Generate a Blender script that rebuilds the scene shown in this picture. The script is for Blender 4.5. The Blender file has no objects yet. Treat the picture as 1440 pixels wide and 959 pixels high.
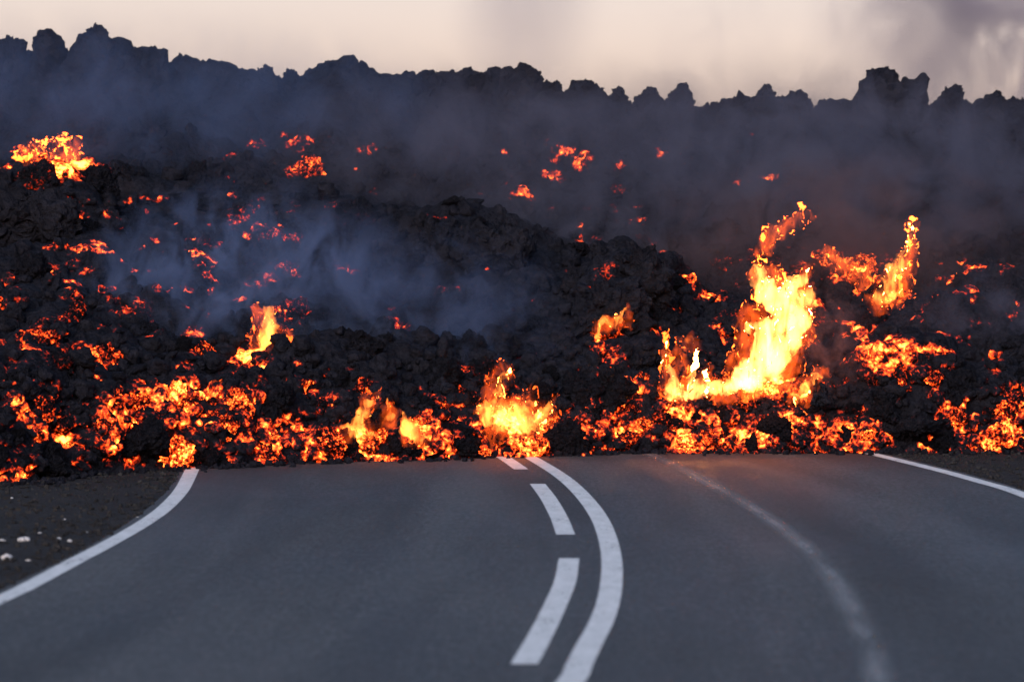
import bpy, bmesh, math, random
import numpy as np
from mathutils import Vector, Matrix

random.seed(7)
RNG = np.random.default_rng(11)
SC = bpy.context.scene
COL = SC.collection

# ------------------------------------------------------------------ camera geometry
F = 6000.0            # focal length in pixels of the 1440 px wide photograph (150 mm lens)
HOR = 355.0           # row of the horizon
CH = 2.16             # camera height


def at(px, py, D):
    """point at distance D seen at photo pixel"""
    return Vector(((px - 720) * D / F, D, CH - (py - HOR) * D / F))


def gnd(px, py):
    D = F * CH / (py - HOR)
    return ((px - 720) * D / F, D)


# ------------------------------------------------------------------ numpy noise
PERM = RNG.permutation(256).astype(np.int32)
PERM = np.concatenate([PERM, PERM, PERM])
RV = RNG.random((256, 4)).astype(np.float32)


def _h(i, j, k):
    return PERM[(PERM[(PERM[i & 255] + j) & 255] + k) & 255]


def vnoise(p):
    f = np.floor(p)
    i = f.astype(np.int32)
    t = (p - f).astype(np.float32)
    t = t * t * t * (t * (t * 6 - 15) + 10)
    x, y, z = i[:, 0], i[:, 1], i[:, 2]
    r = 0
    for dx in (0, 1):
        wx = t[:, 0] if dx else 1 - t[:, 0]
        for dy in (0, 1):
            wy = t[:, 1] if dy else 1 - t[:, 1]
            for dz in (0, 1):
                wz = t[:, 2] if dz else 1 - t[:, 2]
                r = r + wx * wy * wz * RV[_h(x + dx, y + dy, z + dz), 0]
    return r * 2 - 1


def fbm(p, octs=4, gain=.5):
    a, r, s = 1.0, 0, 1.0
    for o in range(octs):
        r = r + a * vnoise(p * s + o * 17.3)
        a *= gain
        s *= 2.03
    return r


def worley(p):
    """nearest and second nearest feature distance, and a random value of the nearest cell"""
    f = np.floor(p)
    i = f.astype(np.int32)
    t = (p - f).astype(np.float32)
    n = len(p)
    d1 = np.full(n, 9, np.float32)
    d2 = np.full(n, 9, np.float32)
    rv = np.zeros(n, np.float32)
    for dx in (-1, 0, 1):
        for dy in (-1, 0, 1):
            for dz in (-1, 0, 1):
                h = _h(i[:, 0] + dx, i[:, 1] + dy, i[:, 2] + dz)
                q = RV[h, 1:4]
                d = (dx + q[:, 0] - t[:, 0]) ** 2 + (dy + q[:, 1] - t[:, 1]) ** 2 + (dz + q[:, 2] - t[:, 2]) ** 2
                m = d < d1
                d2 = np.where(m, d1, np.minimum(d2, d))
                rv = np.where(m, RV[h, 0], rv)
                d1 = np.where(m, d, d1)
    return np.sqrt(d1), np.sqrt(d2), rv


def warp(p, s, a, off=0.0):
    q = p * s + off
    w = np.stack([vnoise(q), vnoise(q + 31.7), vnoise(q + 63.1)], 1)
    return p + a * w


# ------------------------------------------------------------------ mesh helpers
def mesh_np(name, V, Fc, smooth=True):
    """V (n,3), Fc (m,k) all faces with k corners"""
    V = np.ascontiguousarray(V, np.float32)
    Fc = np.ascontiguousarray(Fc, np.int32)
    m = bpy.data.meshes.new(name)
    k = Fc.shape[1]
    m.vertices.add(len(V))
    m.vertices.foreach_set('co', V.ravel())
    m.loops.add(Fc.size)
    m.loops.foreach_set('vertex_index', Fc.ravel())
    m.polygons.add(len(Fc))
    m.polygons.foreach_set('loop_start', np.arange(0, Fc.size, k, dtype=np.int32))
    m.polygons.foreach_set('loop_total', np.full(len(Fc), k, np.int32))
    m.update()
    if smooth:
        m.polygons.foreach_set('use_smooth', np.ones(len(Fc), bool))
    m.validate()
    return m


def link(name, me, mat=None, parent=None):
    o = bpy.data.objects.new(name, me)
    COL.objects.link(o)
    if mat and not me.materials:
        me.materials.append(mat)
    if parent:
        o.parent = parent
    return o


def tag(o, label=None, cat=None, group=None, kind=None):
    if label: o['label'] = label
    if cat: o['category'] = cat
    if group: o['group'] = group
    if kind: o['kind'] = kind
    return o


def ico(level):
    bm = bmesh.new()
    bmesh.ops.create_icosphere(bm, subdivisions=level, radius=1)
    V = np.array([v.co[:] for v in bm.verts], np.float32)
    T = np.array([[v.index for v in f.verts] for f in bm.faces], np.int32)
    bm.free()
    return V, T


# ------------------------------------------------------------------ node helpers
class N:
    def __init__(self, mat):
        mat.use_nodes = True
        self.m = mat
        self.t = mat.node_tree
        self.t.nodes.clear()
        self.out = self.n('ShaderNodeOutputMaterial')

    def n(self, typ, ins=None, **kw):
        nd = self.t.nodes.new(typ)
        for k, v in kw.items():
            setattr(nd, k, v)
        for k, v in (ins or {}).items():
            s = nd.inputs[k]
            if isinstance(v, bpy.types.NodeSocket):
                self.t.links.new(v, s)
            else:
                s.default_value = v
        return nd

    def l(self, a, b):
        self.t.links.new(a, b)

    def math(self, op, a, b=0.0, c=0.0, clamp=False):
        nd = self.n('ShaderNodeMath', {0: a, 1: b, 2: c}, operation=op, use_clamp=clamp)
        return nd.outputs[0]

    def rng(self, v, a, b, c=0.0, d=1.0, smooth=False):
        nd = self.n('ShaderNodeMapRange', {0: v, 1: a, 2: b, 3: c, 4: d})
        if smooth: nd.interpolation_type = 'SMOOTHSTEP'
        return nd.outputs[0]

    def noise(self, vec, scale, detail=4, rough=.55, dist=0.0):
        return self.n('ShaderNodeTexNoise', {'Vector': vec, 'Scale': scale, 'Detail': detail, 'Roughness': rough, 'Distortion': dist})

    def mix(self, f, a, b):
        nd = self.n('ShaderNodeMix', data_type='RGBA')
        for s, v in ((nd.inputs[0], f), (nd.inputs[6], a), (nd.inputs[7], b)):
            if isinstance(v, bpy.types.NodeSocket):
                self.l(v, s)
            else:
                s.default_value = v
        return nd.outputs[2]


def mat(name):
    return N(bpy.data.materials.new(name))


HOT = 8.0


def lava_mat(name, attr_type, scale):
    """basalt clinker whose crust glows where the 'glow_heat' attribute is high"""
    g = mat(name)
    co = g.n('ShaderNodeTexCoord').outputs['Object']
    heat = g.n('ShaderNodeAttribute', attribute_name='glow_heat', attribute_type=attr_type).outputs['Fac']
    n1 = g.noise(co, 10 * scale, 5, .68, .4).outputs[0]
    vo = g.n('ShaderNodeTexVoronoi', {'Vector': co, 'Scale': 18 * scale}, feature='F1').outputs[0]
    n2 = g.noise(co, 36 * scale, 3, .6).outputs[0]
    # crust colour
    base = g.mix(g.rng(n1, .35, .7), (.003, .0034, .0058, 1), (.011, .012, .0185, 1))
    base = g.mix(g.rng(g.noise(co, 1.3 * scale, 3).outputs[0], .5, .75, 0, .5), base, (.0075, .0068, .0085, 1))
    # glow
    pat = g.math('ADD', g.math('MULTIPLY', g.math('SUBTRACT', n1, .5), 2.5), g.math('MULTIPLY', g.math('SUBTRACT', vo, .45), .75))
    pat = g.math('ADD', pat, g.math('MULTIPLY', g.math('SUBTRACT', n2, .5), .7))
    n0 = g.noise(co, 3.4 * scale, 3, .6).outputs[0]
    pat = g.math('ADD', pat, g.math('MULTIPLY', g.math('SUBTRACT', n0, .52), 1.5))
    t = g.math('ADD', heat, pat)
    gl = g.math('MULTIPLY', g.rng(t, .38, 1.45), g.rng(heat, .05, .3))
    st = g.math('MULTIPLY', g.math('POWER', gl, 2.6), HOT)
    colr = g.mix(g.rng(gl, .3, 1), (1, .045, .004, 1), (1, .21, .028, 1))
    bump = g.math('ADD', g.math('MULTIPLY', n1, 1.0), g.math('ADD', g.math('MULTIPLY', vo, -.5), g.math('MULTIPLY', n2, .35)))
    bp = g.n('ShaderNodeBump', {'Strength': 1.0, 'Distance': .05 / scale, 'Height': bump})
    b = g.n('ShaderNodeBsdfPrincipled', {'Base Color': base, 'Roughness': .85, 'Specular IOR Level': .03,
                                         'Emission Color': colr, 'Emission Strength': st, 'Normal': bp.outputs[0]})
    g.l(b.outputs[0], g.out.inputs[0])
    g.m.cycles.emission_sampling = 'NONE'
    return g.m


M_FLOW = lava_mat('lava_crust', 'GEOMETRY', 1.0)
M_BOULDER = lava_mat('boulder_crust', 'OBJECT', .33)

# ------------------------------------------------------------------ world, sun
w = bpy.data.worlds.new('World')
SC.world = w
w.use_nodes = True
nt = w.node_tree
nt.nodes.clear()
sky = nt.nodes.new('ShaderNodeTexSky')
sky.sky_type = 'NISHITA'
sky.sun_disc = False
SUN_EL, SUN_AZ = math.radians(25), math.radians(-165)     # low, behind the camera on the left
sky.sun_elevation = SUN_EL
sky.sun_rotation = SUN_AZ
sky.altitude = 0
sky.air_density = 1.0
sky.dust_density = 4.0
sky.ozone_density = 1.0
bg = nt.nodes.new('ShaderNodeBackground')
bg.inputs[1].default_value = .15
wo = nt.nodes.new('ShaderNodeOutputWorld')
# smoky dusk air: pinkish towards the horizon, bluer overhead
tc = nt.nodes.new('ShaderNodeTexCoord')
sx = nt.nodes.new('ShaderNodeSeparateXYZ')
nt.links.new(tc.outputs['Generated'], sx.inputs[0])
mr = nt.nodes.new('ShaderNodeMapRange')
mr.inputs[1].default_value = .03; mr.inputs[2].default_value = .45
nt.links.new(sx.outputs[2], mr.inputs[0])
tm = nt.nodes.new('ShaderNodeMix'); tm.data_type = 'RGBA'
nt.links.new(mr.outputs[0], tm.inputs[0])
tm.inputs[6].default_value = (1.44, 1.065, 1.10, 1)
tm.inputs[7].default_value = (.80, .93, 1.07, 1)
mr2 = nt.nodes.new('ShaderNodeMapRange')
mr2.inputs[1].default_value = .02; mr2.inputs[2].default_value = .062; mr2.inputs[3].default_value = 1.6; mr2.inputs[4].default_value = 1.0
nt.links.new(sx.outputs[2], mr2.inputs[0])
sc_ = nt.nodes.new('ShaderNodeVectorMath'); sc_.operation = 'SCALE'
nt.links.new(tm.outputs[2], sc_.inputs[0]); nt.links.new(mr2.outputs[0], sc_.inputs['Scale'])
mu = nt.nodes.new('ShaderNodeMix'); mu.data_type = 'RGBA'; mu.blend_type = 'MULTIPLY'
mu.inputs[0].default_value = 1.0
nt.links.new(sky.outputs[0], mu.inputs[6]); nt.links.new(sc_.outputs[0], mu.inputs[7])
nt.links.new(mu.outputs[2], bg.inputs[0])
nt.links.new(bg.outputs[0], wo.inputs[0])

sl = bpy.data.lights.new('sun', 'SUN')
sl.energy = .5
sl.angle = math.radians(12)
sl.color = (1, .93, .9)
so = bpy.data.objects.new('sun', sl)
COL.objects.link(so)
# direction to the sun: rotation measured clockwise from +Y
d = Vector((math.sin(SUN_AZ) * math.cos(SUN_EL), math.cos(SUN_AZ) * math.cos(SUN_EL), math.sin(SUN_EL)))
so.rotation_euler = d.to_track_quat('Z', 'Y').to_euler()

# ------------------------------------------------------------------ ground, verge, road
def ground_strip(name, left, right, z, m, nz=1):
    """strip between two polylines (lists of (X, D)) of the same length"""
    V, Fc = [], []
    for (a, b) in zip(left, right):
        V += [(a[0], a[1], z), (b[0], b[1], z)]
    for i in range(len(left) - 1):
        Fc.append((2 * i, 2 * i + 1, 2 * i + 3, 2 * i + 2))
    me = bpy.data.meshes.new(name)
    me.from_pydata(V, [], Fc)
    a = me.attributes.new('across', 'FLOAT', 'POINT')
    a.data.foreach_set('value', np.array([i % 2 for i in range(len(V))], np.float32))
    return link(name, me, m)


def catmull(pts, n=12):
    P = [Vector(p) for p in pts]
    P = [P[0] * 2 - P[1]] + P + [P[-1] * 2 - P[-2]]
    out = []
    for i in range(1, len(P) - 2):
        for k in range(n):
            t = k / n
            a, b, c, d_ = P[i - 1], P[i], P[i + 1], P[i + 2]
            out.append(.5 * ((2 * b) + (c - a) * t + (2 * a - 5 * b + 4 * c - d_) * t * t + (3 * b - a - 3 * c + d_) * t ** 3))
    out.append(P[-2])
    return out


def sides(pts, w):
    L, R = [], []
    for i, p in enumerate(pts):
        t = (pts[min(i + 1, len(pts) - 1)] - pts[max(i - 1, 0)]).normalized()
        n = Vector((-t.y, t.x))
        L.append(p + n * w / 2)
        R.append(p - n * w / 2)
    return L, R


def ground_mat():
    g = mat('black_sand_ground')
    co = g.n('ShaderNodeTexCoord').outputs['Object']
    n = g.noise(co, 1.1, 5, .6).outputs[0]
    v = g.n('ShaderNodeTexVoronoi', {'Vector': co, 'Scale': 22.0, 'Randomness': 1.0}, feature='F1')
    v2 = g.noise(co, 60, 2, .6).outputs[0]
    c = g.mix(n, (.008, .0085, .0105, 1), (.021, .0215, .0235, 1))
    c = g.mix(g.rng(v.outputs['Color'], .55, 1, 0, .5), c, (.045, .046, .05, 1))
    bp = g.n('ShaderNodeBump', {'Strength': .9, 'Distance': .03, 'Height': g.math('ADD', v.outputs[0], v2)})
    b = g.n('ShaderNodeBsdfPrincipled', {'Base Color': c, 'Roughness': .95, 'Specular IOR Level': .05, 'Normal': bp.outputs[0]})
    g.l(b.outputs[0], g.out.inputs[0])
    return g.m


M_GROUND = ground_mat()


def asphalt_mat():
    g = mat('worn_asphalt')
    co = g.n('ShaderNodeTexCoord').outputs['Object']
    mp = g.n('ShaderNodeMapping', {'Vector': co, 'Scale': (1.0, .22, 1.0)}).outputs[0]
    big = g.noise(mp, .55, 4, .55, .6).outputs[0]
    mid = g.noise(mp, 3.2, 4, .6).outputs[0]
    fine = g.noise(co, 70, 2, .7).outputs[0]
    agg = g.n('ShaderNodeTexVoronoi', {'Vector': co, 'Scale': 55.0}, feature='F1')
    c = g.mix(g.rng(big, .38, .62), (.012, .0142, .0165, 1), (.028, .0325, .0375, 1))
    c = g.mix(g.rng(mid, .35, .75, 0, .35), c, (.036, .038, .0405, 1))
    mp2 = g.n('ShaderNodeMapping', {'Vector': co, 'Scale': (1.0, .16, 1.0)}).outputs[0]
    gr = g.noise(mp2, 26, 3, .75).outputs[0]
    c = g.mix(g.rng(gr, .48, .75, 0, .8), c, (.066, .069, .074, 1))
    c = g.mix(g.rng(gr, .5, .28, 0, .8), c, (.008, .0085, .0095, 1))
    tr_ = g.noise(g.n('ShaderNodeMapping', {'Vector': co, 'Scale': (1.0, .05, 1.0)}).outputs[0], .9, 3, .5).outputs[0]
    c = g.mix(g.rng(tr_, .46, .66, 0, .6), c, (.009, .010, .0115, 1))
    c = g.mix(g.rng(agg.outputs['Color'], .5, 1, 0, .45), c, (.07, .072, .076, 1))
    c = g.mix(g.rng(fine, .55, .8, 0, .5), c, (.012, .012, .013, 1))
    ac = g.n('ShaderNodeAttribute', attribute_name='across', attribute_type='GEOMETRY').outputs['Fac']
    sx = g.n('ShaderNodeSeparateXYZ', {0: co})
    lane = g.n('ShaderNodeCombineXYZ', {0: g.math('MULTIPLY', ac, 9.0), 1: g.math('MULTIPLY', sx.outputs[1], .07), 2: 4.7}).outputs[0]
    ln = g.noise(lane, 1.0, 4, .55, .3).outputs[0]
    c = g.mix(g.rng(ln, .45, .68, 0, .55), c, (.008, .009, .0105, 1))
    c = g.mix(g.rng(ln, .5, .32, 0, .35), c, (.05, .053, .057, 1))
    bp = g.n('ShaderNodeBump', {'Strength': .5, 'Distance': .012, 'Height': g.math('ADD', agg.outputs[0], g.math('MULTIPLY', gr, 2.0))})
    b = g.n('ShaderNodeBsdfPrincipled', {'Base Color': c, 'Roughness': g.rng(big, .3, .7, .62, .8), 'Specular IOR Level': .15, 'Normal': bp.outputs[0]})
    g.l(b.outputs[0], g.out.inputs[0])
    return g.m


M_ASPH = asphalt_mat()


def paint_mat(name, wear, col=(.62, .63, .65, 1), soft=.06, most=1.0):
    """road paint worn through to the asphalt where noise is high, ragged at both edges"""
    g = mat(name)
    co = g.n('ShaderNodeTexCoord').outputs['Object']
    ac = g.n('ShaderNodeAttribute', attribute_name='across', attribute_type='GEOMETRY').outputs['Fac']
    mp = g.n('ShaderNodeMapping', {'Vector': co, 'Scale': (1.0, .25, 1.0)}).outputs[0]
    n = g.noise(mp, 42, 4, .75).outputs[0]
    n0 = g.noise(mp, 2.5, 3, .6).outputs[0]
    n2 = g.noise(mp, 9, 4, .7).outputs[0]
    edge = g.math('SUBTRACT', .5, g.math('ABSOLUTE', g.math('SUBTRACT', ac, .5)))      # 0 at the edges, .5 in the middle
    ed = g.rng(g.math('ADD', edge, g.math('MULTIPLY', g.math('SUBTRACT', n, .5), soft * 2)), 0, soft, 0, 1)
    t = g.math('ADD', n, g.math('MULTIPLY', g.math('SUBTRACT', n0, .5), .55))
    keep = g.math('MULTIPLY', g.rng(t, wear, wear + .12, most, most * .25), ed)
    c = g.mix(g.rng(n2, .35, .7), col, tuple(x * .72 for x in col[:3]) + (1,))
    b = g.n('ShaderNodeBsdfPrincipled', {'Base Color': c, 'Roughness': .6})
    tr = g.n('ShaderNodeBsdfTransparent')
    mx = g.n('ShaderNodeMixShader', {0: keep, 1: tr.outputs[0], 2: b.outputs[0]})
    g.l(mx.outputs[0], g.out.inputs[0])
    return g.m


M_PAINT = paint_mat('white_road_paint', .60, (.40, .415, .42, 1))
M_FADED = paint_mat('scraped_off_paint', .45, (.13, .135, .14, 1), .42, .7)

# ground sheet out to the horizon
ns = 60
o = ground_strip('ground', [(-1500, -20), (-1500, 3000)], [(1500, -20), (1500, 3000)], 0.0, M_GROUND)
tag(o, kind='structure')

CEN = [(748, 645), (785, 667.5), (812, 690), (837, 720), (852, 750), (860, 785), (860, 820), (855, 850), (844, 880), (828, 910), (813, 940), (804, 959)]
CENW = [Vector(gnd(*p)) for p in CEN]
LEFT = [(270, 661), (255, 690), (232, 715), (200, 738), (155, 764), (100, 793), (40, 825), (0, 844)]
LEFTW = [Vector(gnd(*p)) for p in LEFT]
RIGHT = [(1227, 639), (1320, 662), (1380, 678.5), (1440, 697)]
RIGHTW = [Vector(gnd(*p)) for p in RIGHT]


def extend(W, near=-6.0, far=52.0, bend_near=0.0):
    """carry a ground polyline on under the flow and back past the camera"""
    W = list(W)
    t = (W[0] - W[1]).normalized()
    W = [W[0] + t * 3, W[0] + t * 1.0] + W if far else W
    return W


def poly_fit(W, deg=2):
    D = np.array([p.y for p in W]); X = np.array([p.x for p in W])
    return np.polyfit(D, X, deg)


kc = poly_fit(CENW, 3); kl = poly_fit(LEFTW, 2)
Ds = np.linspace(20.0, 45.2, 70)
near_D = np.array([-4, 0, 4, 8, 12, 16])


def center_x(D):
    if D >= 20: return float(np.polyval(kc, D))
    s = np.polyval(np.polyder(kc), 20.0)
    return float(np.polyval(kc, 20.0) + s * (D - 20) - .0022 * (D - 20) ** 2)


def left_x(D):
    Dm = min(max(D, 26.5), 42.5)
    return float(np.polyval(kl, Dm)) + (center_x(D) - center_x(Dm)) * .9


def right_x(D):
    t = [(p.y, p.x) for p in reversed(RIGHTW)]
    Dm = min(max(D, t[0][0]), t[-1][0])
    return float(np.interp(Dm, [a for a, b in t], [b for a, b in t])) + (center_x(D) - center_x(Dm)) * .9


allD = np.concatenate([near_D, Ds, [47, 50]])
L = [(left_x(D) - .13, D) for D in allD]
R = [(right_x(D) + .16, D) for D in allD]
o = ground_strip('road', L, R, .004, M_ASPH)
tag(o, kind='structure')

def marking(name, pts, width, m, z=.008, n=10):
    c = catmull(pts, n)
    Ls, Rs = sides(c, width)
    o = ground_strip(name, Ls, Rs, z, m)
    return tag(o, kind='structure')


cen_pts = [Vector((center_x(D), D)) for D in (2, 6, 10, 14, 18)] + list(reversed(CENW)) + [Vector((center_x(D) - .02, D)) for D in (45.6,)]
marking('solid_centre_marking', cen_pts, .155, M_PAINT)
l_pts = [Vector((left_x(D), D)) for D in (2, 8, 14, 20)] + list(reversed(LEFTW)) + [LEFTW[0] + (LEFTW[0] - LEFTW[1]).normalized() * 1.2]
marking('left_edge_marking', l_pts, .15, M_PAINT)
r_pts = [Vector((right_x(D), D)) for D in (2, 8, 14, 20, 26, 32)] + list(reversed(RIGHTW)) + [RIGHTW[0] + (RIGHTW[0] - RIGHTW[1]).normalized() * .8]
marking('right_edge_marking', r_pts, .15, M_PAINT)
for dash in ([(700, 639), (716, 649), (733, 661)], [(756, 681.5), (770, 700), (779, 715), (788, 733), (795.5, 753)],
             [(800.5, 786.5), (794.5, 820), (777.5, 860), (757.5, 900), (737, 936)]):
    marking('dashed_centre_marking', [Vector(gnd(*p)) for p in dash], .155, M_PAINT)
# dashes nearer than the frame
for D0 in (14.0, 6.4):
    marking('dashed_centre_marking', [Vector((center_x(D) - .3, D)) for D in np.linspace(D0, D0 - 5.5, 5)], .155, M_PAINT)
marking('faded_old_marking', [Vector(gnd(*p)) for p in [(905, 637), (950, 655), (1000, 682), (1050, 710), (1090, 737), (1135, 772), (1170, 812), (1195, 852), (1215, 893), (1232, 940), (1236, 990)]], .24, M_FADED)

# ------------------------------------------------------------------ lava flow: one crusted rubble mass
RIDGE = [(-600, 105), (-300, 90), (-60, 94), (0, 96), (15, 92), (35, 102), (60, 98), (85, 96), (105, 114), (118, 112), (130, 92), (160, 88), (180, 90), (200, 98),
         (220, 100), (232, 112), (250, 110), (280, 116), (310, 118), (345, 116), (370, 114), (395, 119), (420, 122), (450, 116), (480, 112), (510, 116),
         (530, 130), (560, 128), (600, 124), (650, 120), (700, 122), (730, 122), (757, 132), (790, 130), (830, 136), (880, 142), (900, 150),
         (920, 142), (955, 138), (985, 151), (1010, 148), (1040, 142), (1100, 145), (1125, 144), (1150, 156), (1175, 150), (1200, 142), (1230, 134),
         (1270, 134), (1296, 142), (1312, 150), (1345, 150), (1400, 152), (1440, 156), (1700, 120), (2100, 130)]
RX = np.array([(p[0] - 720) * 62 / F for p in RIDGE]); RZ = np.array([CH + (HOR + 6 - p[1]) * 62 / F for p in RIDGE])
FRONT = [(-900, 39.5), (-300, 39.6), (0, 39.95), (60, 41.2), (170, 42.2), (270, 42.7), (460, 43.9), (700, 45.0), (900, 45.9), (1230, 45.95), (1440, 45.9), (1800, 45.2), (2400, 44)]
FX = np.array([(p[0] - 720) * p[1] / F for p in FRONT]); FD = np.array([p[1] for p in FRONT])
# profile from the toe to the ridge and behind it: (arc parameter, share of the way to the ridge line, height)
PR = [(0, 0.0, -.10), (1, .004, .12), (2, .02, .52), (3, .055, .80), (4, .12, 1.08), (5, .24, 1.5), (6, .42, 2.0), (7, .62, 2.55), (8, .80, 3.2), (9, .92, 3.9)]
MOUNDS = [  # pixel of the crest, distance, radius x, radius depth, added height
    (905, 352, 49.5, .62, .9, .6), (845, 385, 49.0, .5, .8, .45), (655, 318, 52.5, .85, .9, .42), (40, 262, 52, .9, .9, .85), (1380, 440, 48.5, .6, .7, .35),
    (1180, 350, 51, .5, .7, .3), (1285, 575, 46.6, .45, .5, .22), (1110, 560, 46.8, .3, .3, .12), (440, 255, 54, 1.3, 1.2, .35), (800, 590, 46.2, .5, .5, .18),
    (160, 330, 51, .8, .8, .3), (1060, 440, 48.6, .5, .5, .25)]


def base_surface(X, s):
    fr = np.interp(X, FX, FD)
    ridge_d = 62.0
    pr = np.array(PR)
    share = np.interp(s, pr[:, 0], pr[:, 1])
    zz = np.interp(s, pr[:, 0], pr[:, 2])
    Dd = fr + share * (ridge_d - fr)
    rz = np.interp(X, RX, RZ)
    # ridge crest between s 9 and 10, then the back
    up = np.clip((s - 9), 0, 1)
    Dd = np.where(s > 9, Dd + up * (ridge_d - (fr + .92 * (ridge_d - fr))), Dd)
    kz = np.clip((s - 7) / 3, 0, 1)
    zz = np.where(s > 7, zz + (rz - 4.45) * kz ** 2, zz)
    zz = np.where(s > 9, zz + up * (rz - (3.9 + (rz - 4.45) * (2 / 3.) ** 2)) * 1.0 - 0 * up, zz)
    zz = np.where((s > 9) & (s <= 10), np.clip(zz, -1, 99), zz)
    z10 = rz
    b = np.clip(s - 10, 0, 3)
    zz = np.where(s > 10, z10 - 1.3 * (1 - np.exp(-b * 2.2)), zz)
    Dd = np.where(s > 10, ridge_d + b * 3.0 + np.clip(b - 1, 0, 9) * 14, Dd)
    return Dd, zz


ux = np.concatenate([-np.geomspace(45, 9.3, 60), np.linspace(-9.2, 9.2, 660), np.geomspace(9.3, 45, 60)])
sv = np.concatenate([np.linspace(0, 2, 44)[:-1], np.linspace(2, 4, 70)[:-1], np.linspace(4, 6, 170)[:-1], np.linspace(6, 8, 170)[:-1], np.linspace(8, 9, 50)[:-1],
                     np.linspace(9, 10, 66)[:-1], np.linspace(10, 11, 26)[:-1], np.linspace(11, 13, 16)])
UU, SS = np.meshgrid(ux, sv)
Xf, Sf = UU.ravel(), SS.ravel()
Dd, Zz = base_surface(Xf, Sf)
# the toe wanders and lobes
Dd = Dd + .22 * np.clip(1 - Sf / 5, 0, 1) * fbm(np.stack([Xf * 1.1, Xf * 0 + 3.3, Zz * .6], 1), 3)
for (px, py, D0, rx, rd, h) in MOUNDS:
    X0 = (px - 720) * D0 / F
    q = ((Xf - X0) / rx) ** 2 + ((Dd - D0 - .1) / rd) ** 2
    Zz = Zz + h * np.exp(-q ** 1.5)
P = np.stack([Xf, Dd, Zz], 1)
NR, NC = len(sv), len(ux)


def grid_normals(P):
    G = P.reshape(NR, NC, 3)
    du = np.gradient(G, axis=1); dv = np.gradient(G, axis=0)
    n = np.cross(du, dv)
    n /= np.linalg.norm(n, axis=2, keepdims=True) + 1e-9
    return n.reshape(-1, 3)


Nn = grid_normals(P)
fade = np.clip(Sf / 1.2, .12, 1)
core = np.clip((30 - np.abs(Xf)) / 10, .3, 1)
crest = np.clip(1 - np.abs(Sf - 10) * .9, 0, 1)
q = warp(P * .85, 1.3, .35)
a1, b1, r1 = worley(q)
P2 = P + Nn * ((.30 * (.62 - a1) + .10 * (r1 - .5)) * fade * (1 - .3 * crest))[:, None]
P2 = P2 + (Nn * (.16 * fbm(P * .9 + 9, 3) * fade)[:, None])
Nn = grid_normals(P2)
q = warp(P2 * 2.3, 1.6, .3, 5.)
a2, b2, r2 = worley(q)
P3 = P2 + Nn * ((.155 * (.6 - a2) + .09 * (r2 - .5) * np.clip((b2 - a2) * 4, 0, 1)) * fade)[:, None]
Nn = grid_normals(P3)
q = warp(P3 * 5.6, 1.5, .28, 8.)
a3, b3, r3 = worley(q)
P4 = P3 + Nn * ((.075 * (.6 - a3) + .05 * (r3 - .5) * np.clip((b3 - a3) * 4, 0, 1)) * fade)[:, None]
q = warp(P4 * 13.0, 1.5, .3, 2.)
a4, b4, r4 = worley(q)
Nn = grid_normals(P4)
P5 = P4 + Nn * ((.032 * (.6 - a4)) * fade)[:, None]
P5 = P5 + .07 * crest[:, None] * np.stack([fbm(P4 * 5 + 3, 3), 0 * Xf, fbm(P4 * 6 + 13, 3)], 1)
P5[:, 2] = np.where(Sf < .3, np.minimum(P5[:, 2], .02), P5[:, 2])
crev = .45 * np.clip(1 - (b2 - a2) * 2.6, 0, 1) + .35 * np.clip(1 - (b3 - a3) * 2.6, 0, 1) + .30 * np.clip(a1 * 1.6 - .5, 0, 1)

# visible-surface lookup: nearest vertex per 3 px cell
CELL = 3
ppx = 720 + P5[:, 0] * F / P5[:, 1]
ppy = HOR + (CH - P5[:, 2]) * F / P5[:, 1]
gw, gh = 1440 // CELL + 40, 960 // CELL + 10
cx = (ppx / CELL).astype(int) + 20; cy = (ppy / CELL).astype(int)
ok = (cx >= 0) & (cx < gw) & (cy >= 0) & (cy < gh) & (Sf < 10.3)
idx = np.nonzero(ok)[0]
order = idx[np.argsort(-P5[idx, 1])]
ZB = np.full((gh, gw), -1, np.int64)
ZB[cy[order], cx[order]] = order
ZD = np.where(ZB >= 0, P5[ZB, 1], 99.)


def surf(px, py):
    """the point of the flow seen at a photo pixel"""
    i = int(py / CELL); j = int(px / CELL) + 20
    i = min(max(i, 1), gh - 2); j = min(max(j, 1), gw - 2)
    for r in range(1, 12):
        sub = ZD[max(0, i - r):i + r + 1, max(0, j - r):j + r + 1]
        if sub.min() < 98:
            k = np.argmin(sub)
            a, b = np.unravel_index(k, sub.shape)
            return Vector(P5[ZB[max(0, i - r) + a, max(0, j - r) + b]])
    return at(px, py, 47)


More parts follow.
